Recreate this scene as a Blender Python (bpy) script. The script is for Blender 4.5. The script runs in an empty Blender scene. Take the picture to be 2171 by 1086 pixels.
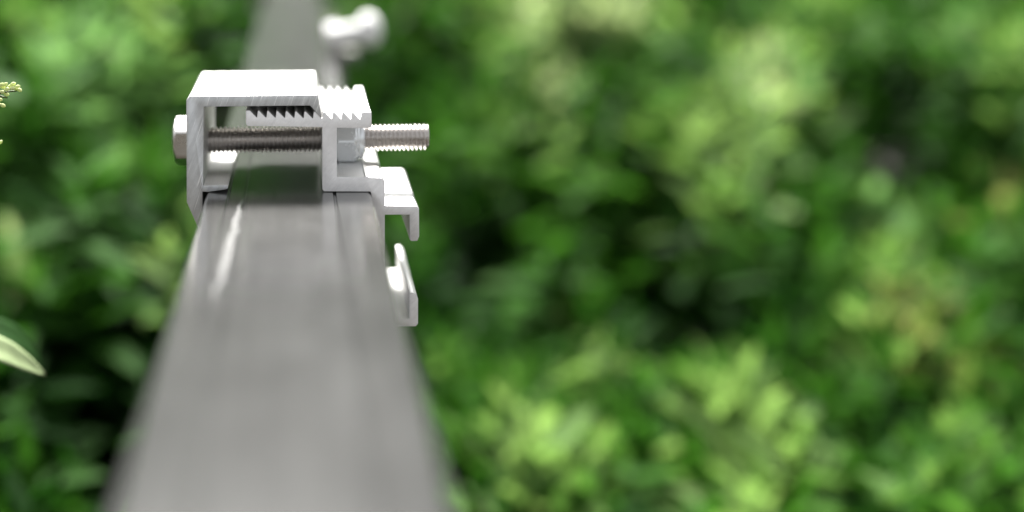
import bpy, bmesh, math, random
import numpy as np
from mathutils import Vector, Matrix, noise as mnoise

R = math.radians
scene = bpy.context.scene
COL = scene.collection

# ------------------------------------------------------------------ camera
F_PX, W_PX, H_PX = 3015.0, 2171.0, 1086.0        # 50 mm lens, frame of the photograph
PITCH = R(7.0)
CX, CY = 632.0, 158.0                            # principal point (the photograph is a crop)
CAM = Vector((0.0, -0.3826, 0.0795))
cam_data = bpy.data.cameras.new('camera')
cam = bpy.data.objects.new('camera', cam_data)
COL.objects.link(cam)
cam.location = CAM
cam.rotation_euler = (R(90) - PITCH, 0, 0)
cam_data.sensor_width = 36.0
cam_data.lens = 50.0
cam_data.shift_x = (W_PX / 2 - CX) / W_PX
cam_data.shift_y = -(H_PX / 2 - CY) / W_PX
cam_data.clip_start = 0.01
cam_data.clip_end = 500
cam_data.dof.use_dof = True
cam_data.dof.focus_distance = 0.391
cam_data.dof.aperture_fstop = 4.05
scene.camera = cam

# ------------------------------------------------------------------ light
SUN_EL, SUN_AZ = R(55), R(-4)                    # azimuth from +Y (behind the clamp) towards +X
world = bpy.data.worlds.new('World')
scene.world = world
world.use_nodes = True
wn = world.node_tree.nodes
bg = wn['Background']
sky = wn.new('ShaderNodeTexSky')
sky.sky_type = 'NISHITA'
sky.sun_disc = False
sky.sun_elevation = SUN_EL
sky.sun_rotation = SUN_AZ
sky.air_density = 1.0
sky.dust_density = 4.0
hsv = wn.new('ShaderNodeHueSaturation')          # thin bright cloud: a whiter sky
hsv.inputs['Saturation'].default_value = 0.12
world.node_tree.links.new(sky.outputs[0], hsv.inputs['Color'])
world.node_tree.links.new(hsv.outputs[0], bg.inputs[0])
bg.inputs[1].default_value = 0.074

sun_data = bpy.data.lights.new('sun', 'SUN')
sun_data.energy = 4.8
sun_data.angle = R(16)
sun_data.color = (1.0, 0.97, 0.93)
sun = bpy.data.objects.new('sun', sun_data)
COL.objects.link(sun)
sdir = Vector((math.sin(SUN_AZ) * math.cos(SUN_EL), math.cos(SUN_AZ) * math.cos(SUN_EL), math.sin(SUN_EL)))
sun.rotation_euler = (-sdir).to_track_quat('-Z', 'Y').to_euler()
sun.location = sdir * 5

scene.view_settings.view_transform = 'Standard'
scene.view_settings.look = 'None'
scene.view_settings.gamma = 1.0
scene.view_settings.use_curve_mapping = False
scene.view_settings.exposure = 1.9
scene.render.engine = 'CYCLES'
scene.cycles.use_denoising = True
scene.cycles.max_bounces = 8
scene.cycles.sample_clamp_indirect = 4.0

# ------------------------------------------------------------------ helpers
UP = Vector((0, math.sin(PITCH), math.cos(PITCH)))
FW = Vector((0, math.cos(PITCH), -math.sin(PITCH)))


def ray(px, py):
    return FW + Vector((1, 0, 0)) * ((px - CX) / F_PX) - UP * ((py - CY) / F_PX)


def at_y(px, py, y=0.0):
    """World point on the vertical plane at depth y that the photograph shows at (px, py)."""
    d = ray(px, py)
    return CAM + d * ((y - CAM.y) / d.y)


def tag(o, label=None, cat=None, group=None, kind=None):
    if label: o['label'] = label
    if cat: o['category'] = cat
    if group: o['group'] = group
    if kind: o['kind'] = kind
    return o


def empty(name, loc, label, cat, group=None):
    o = bpy.data.objects.new(name, None)
    o.empty_display_size = 0.02
    o.location = loc
    COL.objects.link(o)
    return tag(o, label, cat, group)


def link_bm(name, bm, mats, parent=None, smooth=None):
    me = bpy.data.meshes.new(name)
    bmesh.ops.recalc_face_normals(bm, faces=bm.faces)
    bm.to_mesh(me)
    bm.free()
    for m in (mats if isinstance(mats, (list, tuple)) else [mats]):
        me.materials.append(m)
    if smooth is not None:
        me.polygons.foreach_set('use_smooth', [True] * len(me.polygons))
        if smooth < 180:
            me.set_sharp_from_angle(angle=R(smooth))
    o = bpy.data.objects.new(name, me)
    COL.objects.link(o)
    if parent is not None:
        o.parent = parent
        o.location = -parent.location           # meshes are modelled in world coordinates
    return o


def profile_bm(pts_xz, y0, y1, bevel=0.00012):
    bm = bmesh.new()
    vs = [bm.verts.new((x, y0, z)) for x, z in pts_xz]
    f = bm.faces.new(vs)
    ret = bmesh.ops.extrude_face_region(bm, geom=[f])
    nv = [e for e in ret['geom'] if isinstance(e, bmesh.types.BMVert)]
    bmesh.ops.translate(bm, verts=nv, vec=(0, y1 - y0, 0))
    bmesh.ops.recalc_face_normals(bm, faces=bm.faces)
    if bevel:
        es = [e for e in bm.edges if len(e.link_faces) == 2 and e.calc_face_angle(0) > R(20)]
        bmesh.ops.bevel(bm, geom=es, offset=bevel, segments=2, profile=0.5, affect='EDGES', clamp_overlap=True)
    bm.normal_update()
    for f in bm.faces:
        f.material_index = 1 if abs(f.normal.y) > 0.9 else 0
    return bm


def px_profile(pts):
    out = []
    for px, py in pts:
        p = at_y(px, py, 0.0)
        out.append((p.x, p.z))
    return out


# ------------------------------------------------------------------ materials
def new_mat(name):
    m = bpy.data.materials.new(name)
    m.use_nodes = True
    nt = m.node_tree
    return m, nt, nt.nodes['Principled BSDF']


def N(nt, t, **kw):
    n = nt.nodes.new(t)
    for k, v in kw.items():
        setattr(n, k, v)
    return n


def stretched(nt, angle, scale, detail=4, rough=0.6):
    """Noise drawn out into streaks; angle turns the streaks in the x-z plane."""
    tc = N(nt, 'ShaderNodeTexCoord')
    rot = N(nt, 'ShaderNodeVectorRotate', rotation_type='Y_AXIS')
    rot.inputs['Angle'].default_value = angle
    mul = N(nt, 'ShaderNodeVectorMath', operation='MULTIPLY')
    mul.inputs[1].default_value = scale
    nz = N(nt, 'ShaderNodeTexNoise')
    nz.inputs['Scale'].default_value = 1.0
    nz.inputs['Detail'].default_value = detail
    nz.inputs['Roughness'].default_value = rough
    L = nt.links.new
    L(tc.outputs['Object'], rot.inputs['Vector'])
    L(rot.outputs[0], mul.inputs[0])
    L(mul.outputs[0], nz.inputs['Vector'])
    return nz


def ramp(nt, src, stops):
    r = N(nt, 'ShaderNodeValToRGB')
    els = r.color_ramp.elements
    while len(els) < len(stops):
        els.new(0.5)
    for e, (p, c) in zip(els, stops):
        e.position = p
        e.color = (c, c, c, 1) if isinstance(c, (int, float)) else (*c, 1)
    nt.links.new(src, r.inputs[0])
    return r


def bump(nt, src, strength, dist, normal=None):
    b = N(nt, 'ShaderNodeBump')
    b.inputs['Strength'].default_value = strength
    b.inputs['Distance'].default_value = dist
    nt.links.new(src, b.inputs['Height'])
    if normal is not None:
        nt.links.new(normal, b.inputs['Normal'])
    return b


def cut_metal(name, tint, angle, lo, hi, metallic, r0, r1, bump_s):
    """Sawn end of an aluminium extrusion: fine saw lines, broad bands and single bright scratches."""
    m, nt, p = new_mat(name)
    L = nt.links.new
    fine = stretched(nt, angle, (9000, 300, 350), 3)
    band = stretched(nt, angle + 0.06, (620, 60, 45), 3, 0.55)
    scr = stretched(nt, angle + 0.16, (2600, 90, 70), 1)
    mott = stretched(nt, 0, (700, 700, 700), 6, 0.7)
    a = ramp(nt, band.outputs[0], [(0.36, lo), (0.62, hi)])
    b = ramp(nt, fine.outputs[0], [(0.3, 0.90), (0.7, 1.06)])
    c = ramp(nt, scr.outputs[0], [(0.66, 0.0), (0.72, 1.0)])
    d = ramp(nt, mott.outputs[0], [(0.3, 0.92), (0.7, 1.05)])
    mu = N(nt, 'ShaderNodeMix', data_type='RGBA', blend_type='MULTIPLY'); mu.inputs[0].default_value = 1
    L(a.outputs[0], mu.inputs[6]); L(b.outputs[0], mu.inputs[7])
    mu2 = N(nt, 'ShaderNodeMix', data_type='RGBA', blend_type='MULTIPLY'); mu2.inputs[0].default_value = 1
    L(mu.outputs[2], mu2.inputs[6]); L(d.outputs[0], mu2.inputs[7])
    mu3 = N(nt, 'ShaderNodeMix', data_type='RGBA', blend_type='MULTIPLY'); mu3.inputs[0].default_value = 1
    L(mu2.outputs[2], mu3.inputs[6]); mu3.inputs[7].default_value = (*tint, 1)
    mx = N(nt, 'ShaderNodeMix', data_type='RGBA')
    L(c.outputs[0], mx.inputs[0]); L(mu3.outputs[2], mx.inputs[6]); mx.inputs[7].default_value = (0.95, 0.95, 0.94, 1)
    L(mx.outputs[2], p.inputs['Base Color'])
    p.inputs['Metallic'].default_value = metallic
    rr = ramp(nt, fine.outputs[0], [(0.3, r0), (0.7, r1)])
    L(rr.outputs[0], p.inputs['Roughness'])
    b1 = bump(nt, fine.outputs[0], bump_s, 0.00006)
    b2 = bump(nt, band.outputs[0], bump_s, 0.0002, b1.outputs[0])
    L(b2.outputs[0], p.inputs['Normal'])
    return m


def mill_metal(name, col, metallic, r0, r1, along=(2500, 12, 2500), bs=0.25):
    """As-extruded aluminium: faint die lines along the length, slightly uneven gloss."""
    m, nt, p = new_mat(name)
    L = nt.links.new
    die = stretched(nt, 0, along, 4)
    mott = stretched(nt, 0, (120, 60, 120), 5, 0.65)
    a = ramp(nt, die.outputs[0], [(0.3, tuple(c * 0.93 for c in col)), (0.7, col)])
    L(a.outputs[0], p.inputs['Base Color'])
    rr = ramp(nt, mott.outputs[0], [(0.35, r0), (0.68, r1)])
    L(rr.outputs[0], p.inputs['Roughness'])
    p.inputs['Metallic'].default_value = metallic
    b1 = bump(nt, die.outputs[0], bs, 0.00004)
    L(b1.outputs[0], p.inputs['Normal'])
    return m


M_CUT_A = cut_metal('sawn_aluminium_grey', (0.98, 1.0, 1.0), R(-27), 0.56, 0.70, 0.6, 0.34, 0.5, 0.22)  # jaw tones differ by how saw lines reflect, set in the base colour
M_CUT_B = cut_metal('sawn_aluminium_pale', (1.0, 0.988, 0.978), R(-42), 0.91, 0.96, 0.15, 0.4, 0.55, 0.12)
M_ALU = mill_metal('extruded_aluminium', (0.74, 0.74, 0.73), 0.9, 0.44, 0.56)
M_ZINC = mill_metal('zinc_plating', (0.88, 0.91, 0.93), 0.5, 0.22, 0.34, (900, 900, 900), 0.1)
M_STEEL = mill_metal('stainless_steel', (0.62, 0.585, 0.555), 1.0, 0.22, 0.36, (300, 2500, 2500), 0.2)
M_HEAD = mill_metal('stainless_steel_head', (0.66, 0.645, 0.62), 1.0, 0.26, 0.36, (300, 2500, 2500), 0.4)

M_PALE = mill_metal('pale_zinc', (0.9, 0.9, 0.89), 0.75, 0.5, 0.6, (500, 500, 500), 0.1)
M_DULL = mill_metal('dull_zinc', (0.88, 0.88, 0.87), 0.0, 0.8, 0.95, (500, 500, 500), 0.1)  # matt white, also fills out the far bolt's glint
M_DARK = mill_metal('darkened_zinc', (0.27, 0.265, 0.25), 0.0, 0.7, 0.9, (500, 500, 500), 0.1)  # darkened zinc: the far hook's weaker light is put into its colour


def rail_material():
    m, nt, p = new_mat('anodised_aluminium')
    L = nt.links.new
    die = stretched(nt, 0, (1600, 4, 10), 4)
    mott = stretched(nt, 0, (45, 25, 45), 5, 0.6)
    dust = stretched(nt, 0, (900, 700, 900), 3, 0.6)
    a = ramp(nt, die.outputs[0], [(0.3, (0.160, 0.161, 0.160)), (0.7, (0.20, 0.199, 0.195))])
    b = ramp(nt, mott.outputs[0], [(0.33, 0.9), (0.66, 1.04)])
    mu = N(nt, 'ShaderNodeMix', data_type='RGBA', blend_type='MULTIPLY'); mu.inputs[0].default_value = 1
    L(a.outputs[0], mu.inputs[6]); L(b.outputs[0], mu.inputs[7])
    wide = stretched(nt, 0, (190, 1.2, 5), 3, 0.6)
    wr = ramp(nt, wide.outputs[0], [(0.3, 0.90), (0.7, 1.08)])
    spots = stretched(nt, 0, (140, 50, 140), 2, 0.5)
    sr = ramp(nt, spots.outputs[0], [(0.28, 0.86), (0.36, 1.0)])
    for extra in (wr, sr):
        mm = N(nt, 'ShaderNodeMix', data_type='RGBA', blend_type='MULTIPLY'); mm.inputs[0].default_value = 1
        L(mu.outputs[2], mm.inputs[6]); L(extra.outputs[0], mm.inputs[7])
        mu = mm
    speck = stretched(nt, 0, (1500, 1100, 1500), 2, 0.5)
    pr = ramp(nt, speck.outputs[0], [(0.70, 0.0), (0.74, 0.5)])
    mm = N(nt, 'ShaderNodeMix', data_type='RGBA')
    L(pr.outputs[0], mm.inputs[0]); L(mu.outputs[2], mm.inputs[6]); mm.inputs[7].default_value = (0.55, 0.55, 0.5, 1)
    mu = mm
    # scratch: a long gouge of bare bright metal that wanders beside the left groove
    tc = N(nt, 'ShaderNodeTexCoord')
    sep = N(nt, 'ShaderNodeSeparateXYZ')
    L(tc.outputs['Object'], sep.inputs[0])
    wob = stretched(nt, 0, (0.001, 75, 0.001), 3, 0.6)

    def math_(op, a_, b_=None, clamp=False):
        n = N(nt, 'ShaderNodeMath', operation=op, use_clamp=clamp)
        for i, v in enumerate((a_, b_)):
            if v is None: continue
            if isinstance(v, (int, float)): n.inputs[i].default_value = v
            else: L(v, n.inputs[i])
        return n.outputs[0]
    yy = sep.outputs[1]
    x_c = math_('ADD', math_('MULTIPLY', yy, 0.018), -0.0148)
    x_c = math_('ADD', x_c, math_('MULTIPLY', math_('SUBTRACT', wob.outputs[0], 0.5), 0.0040))
    dist = math_('ABSOLUTE', math_('SUBTRACT', sep.outputs[0], x_c))
    # width grows from nothing at the clamp, full in the middle, dies out nearer the lens
    t = math_('MULTIPLY', math_('ADD', yy, 0.0), -1.0)
    grow = math_('MULTIPLY', t, 30.0, True)
    fade = math_('MULTIPLY', math_('SUBTRACT', 0.112, t), 30.0, True)
    wid = math_('MULTIPLY', math_('MULTIPLY', grow, fade), 0.00105)
    msk = math_('MULTIPLY', math_('SUBTRACT', wid, dist), 6000.0, True)
    rough_edge = ramp(nt, dust.outputs[0], [(0.3, 0.55), (0.6, 1.0)])
    msk = math_('MULTIPLY', msk, rough_edge.outputs[0], True)
    mx = N(nt, 'ShaderNodeMix', data_type='RGBA')
    L(msk, mx.inputs[0]); L(mu.outputs[2], mx.inputs[6]); mx.inputs[7].default_value = (0.36, 0.36, 0.357, 1)
    L(mx.outputs[2], p.inputs['Base Color'])
    met = N(nt, 'ShaderNodeMix', data_type='FLOAT')
    L(msk, met.inputs[0]); met.inputs[2].default_value = 0.83; met.inputs[3].default_value = 0.5
    L(met.outputs[0], p.inputs['Metallic'])
    rr = ramp(nt, mott.outputs[0], [(0.35, 0.185), (0.68, 0.205)])
    L(rr.outputs[0], p.inputs['Roughness'])
    b1 = bump(nt, die.outputs[0], 0.15, 0.00004)
    L(b1.outputs[0], p.inputs['Normal'])
    return m


M_RAIL = rail_material()


def leaf_material(name, attr=True, col=(0.1, 0.2, 0.04), trans=0.45, rough=0.6):
    m = bpy.data.materials.new(name)
    m.use_nodes = True
    nt = m.node_tree
    L = nt.links.new
    p = nt.nodes['Principled BSDF']
    out = nt.nodes['Material Output']
    tr = N(nt, 'ShaderNodeBsdfTranslucent')
    mix = N(nt, 'ShaderNodeMixShader')
    mix.inputs[0].default_value = trans
    tc = N(nt, 'ShaderNodeTexCoord')
    nz = N(nt, 'ShaderNodeTexNoise'); nz.inputs['Scale'].default_value = 90; nz.inputs['Detail'].default_value = 3
    L(tc.outputs['Object'], nz.inputs['Vector'])
    var = ramp(nt, nz.outputs[0], [(0.3, 0.8), (0.7, 1.2)])
    mu = N(nt, 'ShaderNodeMix', data_type='RGBA', blend_type='MULTIPLY'); mu.inputs[0].default_value = 1
    if attr:
        at = N(nt, 'ShaderNodeAttribute', attribute_name='leaf_colour')
        L(at.outputs['Color'], mu.inputs[6])
    else:
        mu.inputs[6].default_value = (*col, 1)
    L(var.outputs[0], mu.inputs[7])
    L(mu.outputs[2], p.inputs['Base Color'])
    warm = N(nt, 'ShaderNodeMix', data_type='RGBA', blend_type='MULTIPLY'); warm.inputs[0].default_value = 1
    L(mu.outputs[2], warm.inputs[6]); warm.inputs[7].default_value = (1.05, 1.12, 0.72, 1)
    L(warm.outputs[2], tr.inputs['Color'])
    p.inputs['Roughness'].default_value = rough
    p.inputs['Specular IOR Level'].default_value = 0.05
    L(p.outputs[0], mix.inputs[1]); L(tr.outputs[0], mix.inputs[2])
    L(mix.outputs[0], out.inputs['Surface'])
    return m


M_LEAF = leaf_material('leaf_green')
m_, nt_, p_ = new_mat('stem_green')
p_.inputs['Base Color'].default_value = (0.07, 0.11, 0.03, 1); p_.inputs['Roughness'].default_value = 0.6
nz_ = stretched(nt_, 0, (200, 200, 40), 4)
r_ = ramp(nt_, nz_.outputs[0], [(0.3, (0.05, 0.08, 0.02)), (0.7, (0.10, 0.13, 0.04))])
nt_.links.new(r_.outputs[0], p_.inputs['Base Color'])
M_STEM = m_
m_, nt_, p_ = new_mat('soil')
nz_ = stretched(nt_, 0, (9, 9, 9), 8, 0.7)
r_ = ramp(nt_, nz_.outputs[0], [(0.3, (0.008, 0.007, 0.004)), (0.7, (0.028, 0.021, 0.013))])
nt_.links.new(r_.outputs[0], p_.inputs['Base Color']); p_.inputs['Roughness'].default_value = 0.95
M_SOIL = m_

# ------------------------------------------------------------------ ground
GROUND_Z = -0.75
bm = bmesh.new()
bmesh.ops.create_grid(bm, x_segments=60, y_segments=60, size=150)
for v in bm.verts:
    v.co.z = GROUND_Z + 0.02 * mnoise.noise(v.co * 0.2)
tag(link_bm('ground', bm, M_SOIL, None, 180), 'dark shaded soil under the shrubs', None, None, 'structure')

# ------------------------------------------------------------------ rail
def rail_profile():
    # cross-section clockwise from the left flank; three shallow grooves in the top face
    def X(px): return at_y(px, 408).x
    xl, xr = X(437.5), X(786.5)
    r = 0.0010
    pts = [(xl, -0.045)]
    for k in range(7):
        a = math.pi - k * (math.pi / 2) / 6
        pts.append((xl + r + r * math.cos(a), -r + r * math.sin(a)))
    for px, w, d in ((486, 0.00035, 0.00025), (519, 0.0005, 0.00035), (709, 0.0005, 0.0004)):
        x = X(px)
        pts += [(x - w, 0), (x - w * 0.3, -d), (x + w * 0.3, -d), (x + w, 0)]
    for k in range(7):
        a = math.pi / 2 - k * (math.pi / 2) / 6
        pts.append((xr - r + r * math.cos(a), -r + r * math.sin(a)))
    pts.append((xr, -0.045))
    return pts


rail_bm = profile_bm(rail_profile(), -0.95, 2.4, 0)
bmesh.ops.rotate(rail_bm, verts=rail_bm.verts, cent=(0, 0, 0), matrix=Matrix.Rotation(R(0.18), 3, 'Z'))   # not quite square to the clamp
rail = link_bm('rail', rail_bm, [M_RAIL, M_RAIL], None, 30)
tag(rail, 'long grey aluminium rail with shallow grooves and a white scratch beside the clamp', 'rail')

# ------------------------------------------------------------------ clamp
CL = 0.054                                        # length of both jaws along the rail
JAW_A = [(395, 213), (402.5, 204), (671, 201.5), (673.5, 203), (683, 247), (682, 249.5), (680, 249),
         (657.5, 224), (432, 226.5), (430.5, 394), (481, 393), (484, 394.5), (483, 400), (478, 402), (440, 407.5),
         (429.5, 406.5), (429.5, 505), (426, 497), (396, 429)]


def tooth_line():
    pts = [(521, 237), (522.5, 235), (530, 235)]
    for vx in (544.5, 564.3, 584.0, 603.8, 623.6, 643.4, 663.2, 683.0, 703.2, 723.2, 743.3):
        s = (vx - 544.5) * 0.0165
        pts += [(vx - 1.2, 249.2 + s), (vx + 0.6, 249.2 + s), (vx + 2.0, 236.6 + s), (vx + 3.4, 235.2 + s), (vx + 5.6, 236.2 + s)]
    pts += [(762.2, 252.8), (763.8, 252.8), (767.0, 239.6), (768.5, 238.4), (786, 238.0), (788, 240)]
    return pts


JAW_B_RIGHT = [(788, 269), (785.5, 272.5), (714.5, 271.5), (714.5, 376), (773, 376.3), (775.5, 373.5), (783, 377), (809, 377.5),
               (815.5, 384.5), (816, 437), (883, 437.3), (888.5, 443), (889, 502), (885, 511.5), (872, 512), (868.8, 509),
               (868.5, 456), (816, 456), (815.5, 676.5), (868, 676.5), (868, 621), (877, 621), (883, 626), (886.5, 634),
               (886.5, 687), (882, 693), (787.6, 693), (787.6, 413), (785.2, 407), (687, 406.6), (683.5, 402)]
JAW_B = tooth_line() + JAW_B_RIGHT + [(683.3, 270.3), (525, 267.8), (521.5, 263)]

clamp = empty('rail_clamp', (0, 0.027, 0), 'sharp bare aluminium clamp with a toothed bar bolted across the grey rail', 'clamp')
tag(link_bm('hooked_jaw', profile_bm(px_profile(JAW_A), 0.0, CL), [M_ALU, M_CUT_A], clamp, 35),
    'grey sawn box-shaped left jaw with a pointed nose resting on the teeth')
tag(link_bm('toothed_jaw', profile_bm(px_profile(JAW_B), 0.0003, CL + 0.0003), [M_ALU, M_CUT_B], clamp, 35),
    'pale right jaw with a saw-toothed bar and two hooked flanges')


def thread_bm(x0, x1, r_out, pitch, depth, nseg=36, per=8, tip=True):
    bm = bmesh.new()
    n = int((x1 - x0) / pitch * per)
    rows = []
    for i in range(n + 1):
        x = x0 + (x1 - x0) * i / n
        row = []
        for k in range(nseg):
            th = 2 * math.pi * k / nseg
            ph = (x / pitch + k / nseg) % 1.0
            tri = 1 - abs(2 * ph - 1)                       # 0 valley, 1 crest
            tri = min(1.0, max(0.0, (tri - 0.12) / 0.70))
            r = r_out - depth * (1 - tri)
            if tip:
                r = min(r, r_out - depth * 0.9 + max(0.0, (x1 - x)) * 1.0)
            row.append(bm.verts.new((x, r * math.sin(th), r * math.cos(th))))
        rows.append(row)
    for a, b in zip(rows, rows[1:]):
        for k in range(nseg):
            bm.faces.new((a[k], a[(k + 1) % nseg], b[(k + 1) % nseg], b[k]))
    bm.faces.new(rows[0]); bm.faces.new(rows[-1][::-1])
    return bm


def hex_bm(x0, x1, af, rot, chamfer_lo, chamfer_hi):
    """Hexagon prism along x whose corners are turned off round at the chosen ends (a 30 degree chamfer)."""
    bm = bmesh.new()
    Rc = af / 2 / math.cos(R(30))
    nseg, nx = 72, 14
    rows = []
    for i in range(nx + 1):
        t = i / nx
        x = x0 + (x1 - x0) * t
        row = []
        for k in range(nseg):
            th = 2 * math.pi * k / nseg
            a = ((th - rot + math.pi / 6) % (math.pi / 3)) - math.pi / 6
            a = math.pi / 6 - abs(a)
            r = af / 2 / math.cos(a)
            lim = Rc * 1.1
            if chamfer_lo: lim = min(lim, af / 2 * 0.96 + (x - x0) * 1.45)
            if chamfer_hi: lim = min(lim, af / 2 * 0.96 + (x1 - x) * 1.45)
            r = min(r, lim)
            # angle measured from -y (towards the camera), up positive
            row.append(bm.verts.new((x, -r * math.cos(th), r * math.sin(th))))
        rows.append(row)
    for a, b in zip(rows, rows[1:]):
        for k in range(nseg):
            bm.faces.new((a[k], a[(k + 1) % nseg], b[(k + 1) % nseg], b[k]))
    bm.faces.new(rows[0]); bm.faces.new(rows[-1][::-1])
    return bm


def lathe_bm(prof, nseg=48):
    bm = bmesh.new()
    rows = []
    for x, r in prof:
        rows.append([bm.verts.new((x, r * math.sin(2 * math.pi * k / nseg), r * math.cos(2 * math.pi * k / nseg))) for k in range(nseg)])
    for a, b in zip(rows, rows[1:]):
        for k in range(nseg):
            bm.faces.new((a[k], a[(k + 1) % nseg], b[(k + 1) % nseg], b[k]))
    bm.faces.new(rows[0]); bm.faces.new(rows[-1][::-1])
    return bm


YB = 0.0255                                       # the bolt sits half way along the jaws
bolt_l = at_y(408, 296.5, YB)                     # where the head meets the jaw (hidden edge)
x_wall = at_y(395, 300, 0).x
b_tip = at_y(908, 290, YB)
b_mid = at_y(560, 295.5, YB)
tilt = math.atan2(b_tip.z - b_mid.z, b_tip.x - b_mid.x)
origin = Vector((x_wall, YB, b_mid.z + (x_wall - b_mid.x) * math.tan(tilt)))
AXIS = Matrix.Translation(origin) @ Matrix.Rotation(-tilt, 4, 'Y')
b_len = (b_tip.x - x_wall) / math.cos(tilt)


def placed(name, bm, mat, parent, smooth, offset=None, xf=None):
    bmesh.ops.transform(bm, matrix=(xf or AXIS), verts=bm.verts)
    o = link_bm(name, bm, mat, None, smooth)
    o.parent = parent
    top = parent
    o.location = -(parent.location if parent.type == 'EMPTY' else Vector((0, 0, 0)))
    return o


bolt = placed('bolt', thread_bm(-0.0005, b_len, 0.0039, 0.00125, 0.00068), M_STEEL, clamp, 180)
head = placed('bolt_head', hex_bm(-0.0053, -0.00002, 0.0130, R(27), True, False), M_HEAD, bolt, 25)
mark = bmesh.new()                                # raised dome of the head's end face
dome = lathe_bm([(-0.00605, 0.0006), (-0.0060, 0.0020), (-0.0058, 0.0038), (-0.0054, 0.0050), (-0.00525, 0.0054)])
mark.free()
placed('head_boss', dome, M_HEAD, bolt, 180)
# nut on the right of the post
x_post = at_y(714.5, 300, 0).x
nx0 = (x_post - x_wall)
# the post face is at constant x; convert along the tilted axis
nx0 = nx0 / math.cos(tilt) + 0.0001
nut = placed('nut', hex_bm(nx0, nx0 + 0.0063, 0.0130, R(2), True, True), M_ZINC, clamp, 25)
collar = lathe_bm([(nx0 + 0.0060, 0.0063), (nx0 + 0.0066, 0.0063), (nx0 + 0.0070, 0.0059), (nx0 + 0.0074, 0.0059),
                   (nx0 + 0.0082, 0.0056), (nx0 + 0.0086, 0.0049), (nx0 + 0.0086, 0.0040)])
placed('nut_collar', collar, M_ZINC, nut, 30)

# ------------------------------------------------------------------ the second clamp, far along the rail
FY = 0.345
far = empty('rail_clamp', (at_y(787, 408).x, FY + 0.027, 0), 'small bright out-of-focus clamp bracket on the far right edge of the rail', 'clamp')
JAW_C = [(752, 352), (795, 352), (802, 372), (809, 377.5), (815, 384), (816, 400), (868, 400), (874, 406), (874, 440), (862, 440), (860, 415),
         (816, 415), (815, 600), (787.6, 600), (787.6, 413), (785, 406.6), (752, 406.6)]
link_bm('hooked_bracket', profile_bm(px_profile(JAW_C), FY, FY + 0.022), [M_DARK, M_DARK], far, 35)
AX2 = Matrix.Translation(Vector((at_y(822, 300).x, FY + 0.012, at_y(822, 333).z))) @ Matrix.Rotation(R(-10), 4, 'Y')
fb = placed('bolt', thread_bm(-0.010, 0.0130, 0.0039, 0.00125, 0.00068, 18, 5), M_STEEL, far, 180, xf=AX2)
fn = placed('nut', hex_bm(-0.0092, -0.0028, 0.0130, R(30), True, True), M_DULL, far, 25, xf=AX2)
fh = placed('glint_cap', lathe_bm([(0.0080, 0.0035), (0.0082, 0.0060), (0.0098, 0.0082), (0.0128, 0.0092), (0.0160, 0.0082), (0.0184, 0.0052), (0.0192, 0.0010)]),
            M_DULL, fb, 60, xf=AX2)  # white body added to fill out the sun glint on the bolt end
placed('glint_sleeve', lathe_bm([(-0.0026, 0.0045), (-0.0024, 0.0052), (0.0078, 0.0052), (0.0079, 0.0045)]), M_DULL, fb, 40, xf=AX2)  # added white sleeve, joins the glint to the nut

# ------------------------------------------------------------------ foliage
rng = np.random.default_rng(11)
MATURE = np.array([0.009, 0.037, 0.005]); MID = np.array([0.036, 0.112, 0.014])  # MATURE is darkened to deepen the shade in the hollows
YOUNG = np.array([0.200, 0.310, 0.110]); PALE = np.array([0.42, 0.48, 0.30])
BLUE = np.array([0.072, 0.132, 0.056]); TAN = np.array([0.20, 0.21, 0.09])  # BLUE puts the sky's sheen on glossy leaves into their colour


# metres from the lens at which the shrubs' tops appear: nearest and farthest, right and left of the rail
NEAR_R, SPAN_R, NEAR_L, SPAN_L = 0.80, 1.05, 0.62, 0.75


def canopy_d(py, px):
    n, sp = (NEAR_L, SPAN_L) if px < 620 else (NEAR_R, SPAN_R)
    return n + (1086 - py) / 1086 * sp


def canopy_z(d, left):
    n, sp = (NEAR_L, SPAN_L) if left else (NEAR_R, SPAN_R)
    py = 1086 - (d - n) / sp * 1086
    z = CAM.z - d * (py + 212) / F_PX
    z0 = CAM.z - n * 1298 / F_PX
    z1 = CAM.z - (n + sp) * 212 / F_PX
    return np.where(d < n, z0, np.where(d > n + sp, z1 + (d - n - sp) * 0.36, z))


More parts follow.
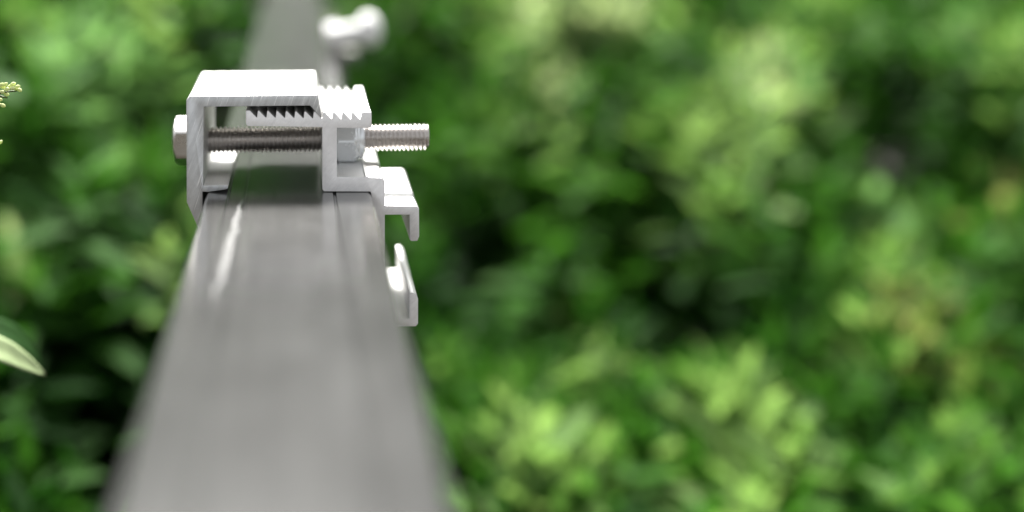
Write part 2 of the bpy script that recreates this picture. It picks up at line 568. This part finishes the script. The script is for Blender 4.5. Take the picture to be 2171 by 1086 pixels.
# bright and dark patches of the foliage: image place of each, size, +young/bright or -dark (shade put into leaf colour and thinning), hue
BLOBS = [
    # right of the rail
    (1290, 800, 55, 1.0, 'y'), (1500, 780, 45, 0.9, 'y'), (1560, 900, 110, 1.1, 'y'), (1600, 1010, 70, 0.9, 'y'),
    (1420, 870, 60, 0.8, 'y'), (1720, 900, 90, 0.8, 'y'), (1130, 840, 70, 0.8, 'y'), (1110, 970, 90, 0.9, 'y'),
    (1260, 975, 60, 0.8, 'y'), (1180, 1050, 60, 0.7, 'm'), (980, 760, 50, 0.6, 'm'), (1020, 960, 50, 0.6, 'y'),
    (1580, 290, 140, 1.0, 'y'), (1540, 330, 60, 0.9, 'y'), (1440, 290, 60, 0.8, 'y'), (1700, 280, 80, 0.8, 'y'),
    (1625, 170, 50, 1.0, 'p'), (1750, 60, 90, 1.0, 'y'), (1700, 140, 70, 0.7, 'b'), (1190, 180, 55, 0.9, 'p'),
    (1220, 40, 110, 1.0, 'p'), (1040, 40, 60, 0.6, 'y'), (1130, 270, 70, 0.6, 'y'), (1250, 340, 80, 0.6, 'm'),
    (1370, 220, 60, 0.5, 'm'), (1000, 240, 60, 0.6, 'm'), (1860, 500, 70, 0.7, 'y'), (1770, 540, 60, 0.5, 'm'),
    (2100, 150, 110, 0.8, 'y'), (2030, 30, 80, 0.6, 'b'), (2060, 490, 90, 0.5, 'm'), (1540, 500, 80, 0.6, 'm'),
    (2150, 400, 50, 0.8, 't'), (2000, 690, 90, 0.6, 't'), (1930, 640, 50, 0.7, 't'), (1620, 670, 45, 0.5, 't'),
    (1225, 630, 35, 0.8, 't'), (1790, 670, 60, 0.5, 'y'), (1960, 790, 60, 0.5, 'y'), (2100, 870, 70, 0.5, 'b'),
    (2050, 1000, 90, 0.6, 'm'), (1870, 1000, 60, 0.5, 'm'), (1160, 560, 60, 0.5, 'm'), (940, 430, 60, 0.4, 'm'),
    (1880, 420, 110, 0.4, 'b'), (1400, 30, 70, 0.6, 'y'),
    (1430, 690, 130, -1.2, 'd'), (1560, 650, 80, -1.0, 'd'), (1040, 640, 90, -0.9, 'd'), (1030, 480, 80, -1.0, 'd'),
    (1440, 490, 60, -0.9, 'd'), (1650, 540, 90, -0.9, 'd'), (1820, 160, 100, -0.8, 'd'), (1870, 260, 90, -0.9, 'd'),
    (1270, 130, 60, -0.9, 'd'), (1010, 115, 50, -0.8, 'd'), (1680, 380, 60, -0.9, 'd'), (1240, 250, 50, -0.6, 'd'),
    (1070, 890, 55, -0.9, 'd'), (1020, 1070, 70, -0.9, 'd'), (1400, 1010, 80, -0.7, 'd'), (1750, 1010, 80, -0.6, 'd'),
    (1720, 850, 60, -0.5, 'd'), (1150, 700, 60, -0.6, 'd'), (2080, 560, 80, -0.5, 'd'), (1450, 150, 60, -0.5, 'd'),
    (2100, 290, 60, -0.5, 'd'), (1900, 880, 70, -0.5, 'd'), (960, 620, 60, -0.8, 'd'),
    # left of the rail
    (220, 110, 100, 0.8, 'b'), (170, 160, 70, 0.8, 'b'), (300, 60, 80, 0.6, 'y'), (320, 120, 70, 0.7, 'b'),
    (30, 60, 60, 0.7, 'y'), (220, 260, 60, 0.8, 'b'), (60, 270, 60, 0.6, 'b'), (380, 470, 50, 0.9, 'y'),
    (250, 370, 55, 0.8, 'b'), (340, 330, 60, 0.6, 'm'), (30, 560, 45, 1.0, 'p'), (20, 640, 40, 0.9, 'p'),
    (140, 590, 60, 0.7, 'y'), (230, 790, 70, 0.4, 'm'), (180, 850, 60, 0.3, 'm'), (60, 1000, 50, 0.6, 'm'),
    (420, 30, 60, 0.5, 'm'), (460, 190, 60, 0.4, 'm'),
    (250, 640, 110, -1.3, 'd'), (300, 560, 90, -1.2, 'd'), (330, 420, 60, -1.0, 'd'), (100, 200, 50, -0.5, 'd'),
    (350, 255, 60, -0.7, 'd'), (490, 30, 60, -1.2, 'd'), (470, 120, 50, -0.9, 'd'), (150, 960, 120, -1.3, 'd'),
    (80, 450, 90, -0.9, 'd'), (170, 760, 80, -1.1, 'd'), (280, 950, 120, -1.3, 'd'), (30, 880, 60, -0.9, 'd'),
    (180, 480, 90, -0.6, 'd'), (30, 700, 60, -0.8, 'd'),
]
BW = []
for px, py, r, s, h in BLOBS:
    d = canopy_d(py, px)
    v = ray(px, py); v = v * (d / v.y)
    P = CAM + v
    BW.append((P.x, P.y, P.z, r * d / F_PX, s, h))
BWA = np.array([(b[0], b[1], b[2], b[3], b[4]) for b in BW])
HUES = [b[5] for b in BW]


CAMV = np.array(CAM)
BV = BWA[:, :3] - CAMV
BD = np.linalg.norm(BV, axis=1)
BN = BV / BD[:, None]


def tone_plan(P):
    """Light or dark tone for the foliage round the points P: the sum of the bright and dark patches, and the strongest of them."""
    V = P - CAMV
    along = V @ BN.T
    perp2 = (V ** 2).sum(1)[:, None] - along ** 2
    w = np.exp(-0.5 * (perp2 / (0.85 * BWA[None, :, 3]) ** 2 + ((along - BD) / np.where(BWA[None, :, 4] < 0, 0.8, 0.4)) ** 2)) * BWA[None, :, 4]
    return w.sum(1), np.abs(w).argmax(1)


def leaf_arrays(base, direc, side, length, width, fold):
    """Six-corner folded leaves -> (n,6,3) corner array."""
    up = np.cross(side, direc)
    n = len(base)
    L = length[:, None]; Wd = width[:, None]
    c = np.zeros((n, 6, 3))
    c[:, 0] = base
    c[:, 1] = base + direc * L * 0.34 + side * Wd * 0.5 + up * Wd * fold
    c[:, 2] = base + direc * L * 0.70 + side * Wd * 0.38 + up * (Wd * fold * 0.6 - L * 0.04)
    c[:, 3] = base + direc * L - up * L * 0.14
    c[:, 4] = base + direc * L * 0.70 - side * Wd * 0.38 + up * (Wd * fold * 0.6 - L * 0.04)
    c[:, 5] = base + direc * L * 0.34 - side * Wd * 0.5 + up * Wd * fold
    return c


def leaf_mesh(name, corners, colours, mat):
    n = len(corners)
    me = bpy.data.meshes.new(name)
    me.vertices.add(n * 6)
    me.vertices.foreach_set('co', corners.astype(np.float32).ravel())
    q = np.arange(n)[:, None] * 6
    loops = np.concatenate([q + np.array([[0, 1, 2, 3]]), q + np.array([[0, 3, 4, 5]])], 1).ravel()
    me.loops.add(n * 8)
    me.loops.foreach_set('vertex_index', loops.astype(np.int32))
    me.polygons.add(n * 2)
    me.polygons.foreach_set('loop_start', (np.arange(n * 2) * 4).astype(np.int32))
    me.update(calc_edges=True)
    at = me.attributes.new('leaf_colour', 'FLOAT_COLOR', 'POINT')
    rgba = np.ones((n, 6, 4), np.float32)
    rgba[:, :, :3] = colours[:, None, :]
    at.data.foreach_set('color', rgba.ravel())
    me.materials.append(mat)
    return me


def shoots(tips, lens, young, huecol, nl, rng, size=1.0):
    """Leaves of many upright shoots: spirals of leaves, small and upright at the tip."""
    ns = len(tips)
    idx = np.repeat(np.arange(ns), nl)
    k = np.tile(np.arange(nl), ns)
    t = k / (nl - 1)
    n = len(idx)
    lean = rng.normal(0, 0.35, (ns, 2))
    ax = np.concatenate([lean, np.ones((ns, 1))], 1); ax /= np.linalg.norm(ax, axis=1)[:, None]
    base = tips[idx] - ax[idx] * (lens[idx] * t)[:, None]
    az = k * 2.399 + rng.uniform(0, 6.28, ns)[idx] + rng.normal(0, 0.3, n)
    el = np.radians(70 - 75 * np.minimum(1, t * 1.6)) + rng.normal(0, 0.28, n)
    direc = np.stack([np.cos(az) * np.cos(el), np.sin(az) * np.cos(el), np.sin(el)], 1)
    side = np.cross(direc, np.array([0, 0, 1.0])); side /= np.maximum(1e-6, np.linalg.norm(side, axis=1))[:, None]
    roll = rng.normal(0, 0.35, n)[:, None]
    upv = np.cross(side, direc)
    side = side * np.cos(roll) + upv * np.sin(roll)
    length = size * (0.025 + 0.027 * np.minimum(1, t * 2.2)) * rng.uniform(0.7, 1.25, n)
    width = length * rng.uniform(0.32, 0.48, n)
    c = leaf_arrays(base, direc, side, length, width, 0.16)
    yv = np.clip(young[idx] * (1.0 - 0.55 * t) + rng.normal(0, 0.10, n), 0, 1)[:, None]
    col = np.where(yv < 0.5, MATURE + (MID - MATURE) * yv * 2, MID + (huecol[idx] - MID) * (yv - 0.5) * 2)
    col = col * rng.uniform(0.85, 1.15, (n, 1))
    return c, col


def build_side(xmin_f, xmax_f, n):
    d = np.sqrt(rng.uniform(0.58 ** 2, 3.9 ** 2, n)) if xmax_f > 0 else rng.uniform(0.42, 3.6, n)
    u = rng.uniform(xmin_f, xmax_f, n)
    x = u * d
    y = CAM.y + d
    rough = np.array([mnoise.noise(Vector((a * 5, b * 5, 0))) for a, b in zip(x, y)])
    fine = np.array([mnoise.noise(Vector((a * 17, b * 17, 3))) for a, b in zip(x, y)])
    scale = np.clip(d / 1.9, 0.6, 1.6)
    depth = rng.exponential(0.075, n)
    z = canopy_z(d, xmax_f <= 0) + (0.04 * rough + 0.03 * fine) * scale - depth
    # extra shoots on the bright patches
    ex = []
    for bx, by, bz, r, sgn in BWA:
        if sgn < 0.45 or not (xmin_f <= bx / (by - CAM.y) <= xmax_f): continue
        m = int(7 + 15 * sgn)
        ex.append(np.stack([rng.normal(bx, 0.62 * r, m), rng.normal(by, 0.10, m), rng.normal(bz + 0.015, 0.55 * r, m)], 1))
    ex = np.concatenate(ex) if ex else np.zeros((0, 3))
    x = np.concatenate([x, ex[:, 0]]); y = np.concatenate([y, ex[:, 1]]); z = np.concatenate([z, ex[:, 2]])
    depth = np.concatenate([depth, np.zeros(len(ex))]); rough = np.concatenate([rough, np.zeros(len(ex))])
    n = len(x)
    tot, best = tone_plan(np.stack([x, y, z], 1))
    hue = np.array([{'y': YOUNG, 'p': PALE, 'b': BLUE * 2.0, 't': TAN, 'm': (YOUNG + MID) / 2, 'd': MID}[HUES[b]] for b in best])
    young = np.clip(0.13 + 0.80 * tot + 0.35 * rough - 0.8 * depth + 0.15 * rng.exponential(1, n), 0, 1)  # dark patches put shade into the leaf colour; deeper tips also darker
    keep = rng.uniform(0, 1, n) < np.clip(1.0 + 1.0 * np.minimum(tot, 0), 0.04, 1)
    keep &= ~((np.abs(x) < 0.075) & (z > -0.13))
    x, y, z, young, hue = x[keep], y[keep], z[keep], young[keep], hue[keep]
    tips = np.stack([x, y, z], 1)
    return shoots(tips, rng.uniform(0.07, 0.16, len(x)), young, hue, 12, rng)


def tall_growth(lo, hi, n):
    """Higher bushes further off, above the picture; the rail mirrors them."""
    d = rng.uniform(3.4, 6.5, n)
    x = rng.uniform(lo, hi, n) * d
    top = 0.25 + (d - 3.2) * 1.15 + 0.25 * np.array([mnoise.noise(Vector((a * 1.5, b * 1.5, 9))) for a, b in zip(x, d)])
    z = top - rng.exponential(0.5, n)
    tips = np.stack([x, CAM.y + d, z], 1)
    return shoots(tips, rng.uniform(0.2, 0.4, n), np.clip(rng.normal(-0.1, 0.2, n), 0, 1), np.repeat(YOUNG[None], n, 0), 10, rng, 2.6)  # added for the rail's reflection, leaves darkened to deepen it


for side_name, lo, hi, n, lab in (
        ('shrub_foliage', 0.0, 0.66, 6800, 'dense mass of blurred green shrub leaves right of the rail'),
        ('shrub_foliage', -0.30, 0.0, 3600, 'darker mass of blurred green shrub leaves left of the rail')):
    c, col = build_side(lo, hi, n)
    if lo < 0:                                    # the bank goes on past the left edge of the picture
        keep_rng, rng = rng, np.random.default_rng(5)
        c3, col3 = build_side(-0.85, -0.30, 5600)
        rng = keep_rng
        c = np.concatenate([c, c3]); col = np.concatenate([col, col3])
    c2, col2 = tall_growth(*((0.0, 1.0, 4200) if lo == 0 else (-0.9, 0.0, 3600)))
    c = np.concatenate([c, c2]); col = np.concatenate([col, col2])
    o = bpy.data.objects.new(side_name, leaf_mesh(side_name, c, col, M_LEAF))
    COL.objects.link(o)
    tag(o, lab, 'shrubs', None, 'stuff')

# ------------------------------------------------------------------ bright shoots that stand out of the shrubs
def stem_bm(paths, r0, r1, nseg=6):
    bm = bmesh.new()
    for pts in paths:
        rows = []
        for i, p in enumerate(pts):
            p = Vector(p)
            d = (Vector(pts[min(i + 1, len(pts) - 1)]) - Vector(pts[max(i - 1, 0)])).normalized()
            u = d.orthogonal().normalized(); v = d.cross(u)
            r = r0 + (r1 - r0) * i / (len(pts) - 1)
            rows.append([bm.verts.new(p + (u * math.cos(a) + v * math.sin(a)) * r) for a in [2 * math.pi * k / nseg for k in range(nseg)]])
        for a, b in zip(rows, rows[1:]):
            for k in range(nseg):
                bm.faces.new((a[k], a[(k + 1) % nseg], b[(k + 1) % nseg], b[k]))
        bm.faces.new(rows[0][::-1]); bm.faces.new(rows[-1])
    return bm


SHOOTS = [
    (1560, 880, 80, YOUNG, 9, 'large bright yellow-green shoot low in the foliage right of the rail'),
    (1300, 800, 45, YOUNG, 5, 'small light green shoot rising below the darkest hollow of the foliage'),
    (1120, 960, 60, YOUNG, 6, 'light green shoot beside the near right edge of the rail'),
    (1570, 300, 90, YOUNG, 8, 'broad pale yellow-green spray level with the threaded bolt end'),
    (1625, 170, 40, PALE, 4, 'narrow upright pale shoot above the broad yellow-green spray'),
    (1195, 180, 45, PALE, 4, 'small whitish green shoot above and right of the threaded bolt end'),
    (1250, 45, 80, PALE, 7, 'wide pale green spray at the top edge right of the far bracket'),
    (230, 140, 80, BLUE * 2.6, 7, 'broad pale bluish green spray behind the flower sprig on the left'),
    (380, 470, 34, YOUNG, 4, 'small bright green tuft beside the pointed foot of the clamp'),
]
for px, py, r, hue, n, lab in SHOOTS:
    d = canopy_d(py, px) - 0.06
    v = ray(px, py); P = CAM + v * (d / v.y)
    rw = r * d / F_PX
    root = empty('leafy_shoot', (P.x, P.y, P.z - 0.22), lab, 'shoot', 'bright young shoots in the foliage')
    tips = np.stack([rng.normal(P.x, rw * 0.6, n), rng.normal(P.y, 0.04, n), rng.normal(P.z + rw * 0.5, rw * 0.5, n)], 1)
    c, col = shoots(tips, rng.uniform(0.05, 0.11, n), np.full(n, 1.0), np.repeat(hue[None], n, 0), 11, rng, 1.0 if r >= 50 else 0.62)
    o = bpy.data.objects.new('foliage', leaf_mesh('foliage', c, col, M_LEAF)); COL.objects.link(o)
    o.parent = root; o.location = -root.location
    base = Vector(root.location)
    link_bm('stem', stem_bm([[base, base.lerp(Vector(t), 0.5) + Vector((0, 0, 0.03)), Vector(t)] for t in tips], 0.0016, 0.0007), M_STEM, root, 180)

# ------------------------------------------------------------------ flower sprig at the left edge, in focus
M_BUD = leaf_material('bud_cream', False, (0.62, 0.66, 0.36), 0.25, 0.5)
M_BLADE = leaf_material('leaf_pale', False, (0.34, 0.43, 0.22), 0.15, 0.45)  # M_BLADE is paler because sun gloss is put into its colour
M_BLADE_DARK = leaf_material('leaf_dark', False, (0.025, 0.065, 0.018), 0.25, 0.5)
SY = 0.004


def zp(x, y):                                     # readings off a 6x enlargement of the sprig
    return at_y(x / 6.03, 150 + y / 6.03, SY)


root = zp(-420, 900)
sprig = empty('flower_sprig', root, 'tiny cream green flower buds on a thin sprig at the left edge', 'flower')
tip = zp(215, 262)
low = Vector((root.x - 0.03, 0.12, -0.36))
paths = [[low, low.lerp(root, 0.5) + Vector((-0.008, 0.02, 0.01)), root], [root, zp(-260, 560), zp(-160, 380), zp(-60, 300), zp(60, 275), zp(160, 262), tip],
         [zp(-160, 380), zp(-80, 420), zp(20, 445)], [zp(-60, 300), zp(30, 335), zp(95, 345)],
         [zp(-330, 700), zp(-150, 860), zp(-20, 915)]]
link_bm('stem', stem_bm(paths, 0.00035, 0.0002, 8), M_STEM, sprig, 180)
rnd = random.Random(4)
BUDS = [(20, 180, 60, 1.0), (72, 172, 70, 0.95), (34, 212, 65, 1.0), (165, 172, 80, 1.0), (234, 197, 100, 0.85), (243, 248, 105, 0.95),
        (168, 222, 80, 1.05), (205, 235, 95, 0.9), (95, 232, 75, 1.0), (125, 200, 70, 0.9), (35, 268, 95, 1.0), (82, 302, 100, 0.95),
        (0, 372, 80, 0.85), (34, 446, 100, 1.0), (-40, 210, 60, 1.0), (-30, 440, 90, 1.0), (0, 918, 60, 0.9), (-70, 250, 70, 1.0)]
for bx, by, ang, sc in BUDS:
    bm = bmesh.new()
    bmesh.ops.create_uvsphere(bm, u_segments=16, v_segments=12, radius=1)
    for v in bm.verts:
        t = v.co.z
        k = 1.0 - 0.25 * max(0, t) ** 2 - 0.30 * max(0, -t)
        a = math.atan2(v.co.y, v.co.x)
        k *= 1 + 0.06 * math.cos(5 * a)
        v.co = Vector((v.co.x * k * 0.62, v.co.y * k * 0.62, t)) * 0.00088 * sc
    yaw = R(ang) + rnd.uniform(-0.3, 0.3)
    m4 = Matrix.Translation(zp(bx, by) + Vector((0, rnd.uniform(-0.0008, 0.0010), 0))) @ Matrix.Rotation(yaw, 4, 'Y') @ Matrix.Rotation(rnd.uniform(-0.6, 0.6), 4, 'X')
    bmesh.ops.transform(bm, matrix=m4, verts=bm.verts)
    link_bm('flower_bud', bm, M_BUD, sprig, 180)


# ------------------------------------------------------------------ twig with two leaves at the left edge
def blade_bm(base, tip, width, normal, droop, fold):
    bm = bmesh.new()
    base, tip = Vector(base), Vector(tip)
    ax = tip - base; L = ax.length; ax.normalize()
    nrm = (Vector(normal) - ax * Vector(normal).dot(ax)).normalized()
    sd = ax.cross(nrm)
    rows = []
    NL, NW = 20, 8
    for i in range(NL + 1):
        t = i / NL
        w = width * (math.sin(math.pi * min(1, t ** 0.85)) ** 0.75) * 0.5 + 0.0004 * (1 - t)
        row = []
        for j in range(NW + 1):
            q = -1 + 2 * j / NW
            p = base + ax * (L * t) + sd * (w * q) + nrm * (droop * L * math.sin(math.pi * t) + fold * w * abs(q) - 0.02 * w * math.cos(q * 20 + t * 30))
            row.append(bm.verts.new(p))
        rows.append(row)
    for a, b in zip(rows, rows[1:]):
        for j in range(NW):
            bm.faces.new((a[j], a[j + 1], b[j + 1], b[j]))
    bmesh.ops.remove_doubles(bm, verts=bm.verts, dist=1e-6)
    bmesh.ops.solidify(bm, geom=bm.faces[:], thickness=0.00025)
    return bm


TY = 0.055
tb = at_y(-150, 900, TY)
twig = empty('leafy_twig', tb, 'pale pointed leaf and a darker leaf on a twig at the lower left edge', 'twig')
n1 = at_y(-95, 705, TY)
link_bm('stem', stem_bm([[Vector((tb.x - 0.01, 0.10, -0.36)), tb, at_y(-125, 800, TY), n1, at_y(-90, 640, TY)]], 0.0011, 0.0008, 8), M_STEM, twig, 180)
l1 = link_bm('leaf', blade_bm(n1, at_y(98, 796, TY - 0.004), 0.0078, (0.25, -0.62, 0.75), 0.07, 0.12), M_BLADE, twig, 180)
l1['label'] = 'pale whitish green pointed leaf'
l2 = link_bm('leaf', blade_bm(at_y(-92, 690, TY + 0.03), at_y(88, 768, TY + 0.05), 0.0100, (0.2, -0.5, 0.8), 0.16, 0.1), M_BLADE_DARK, twig, 180)
l2['label'] = 'dark green leaf behind the pale one'
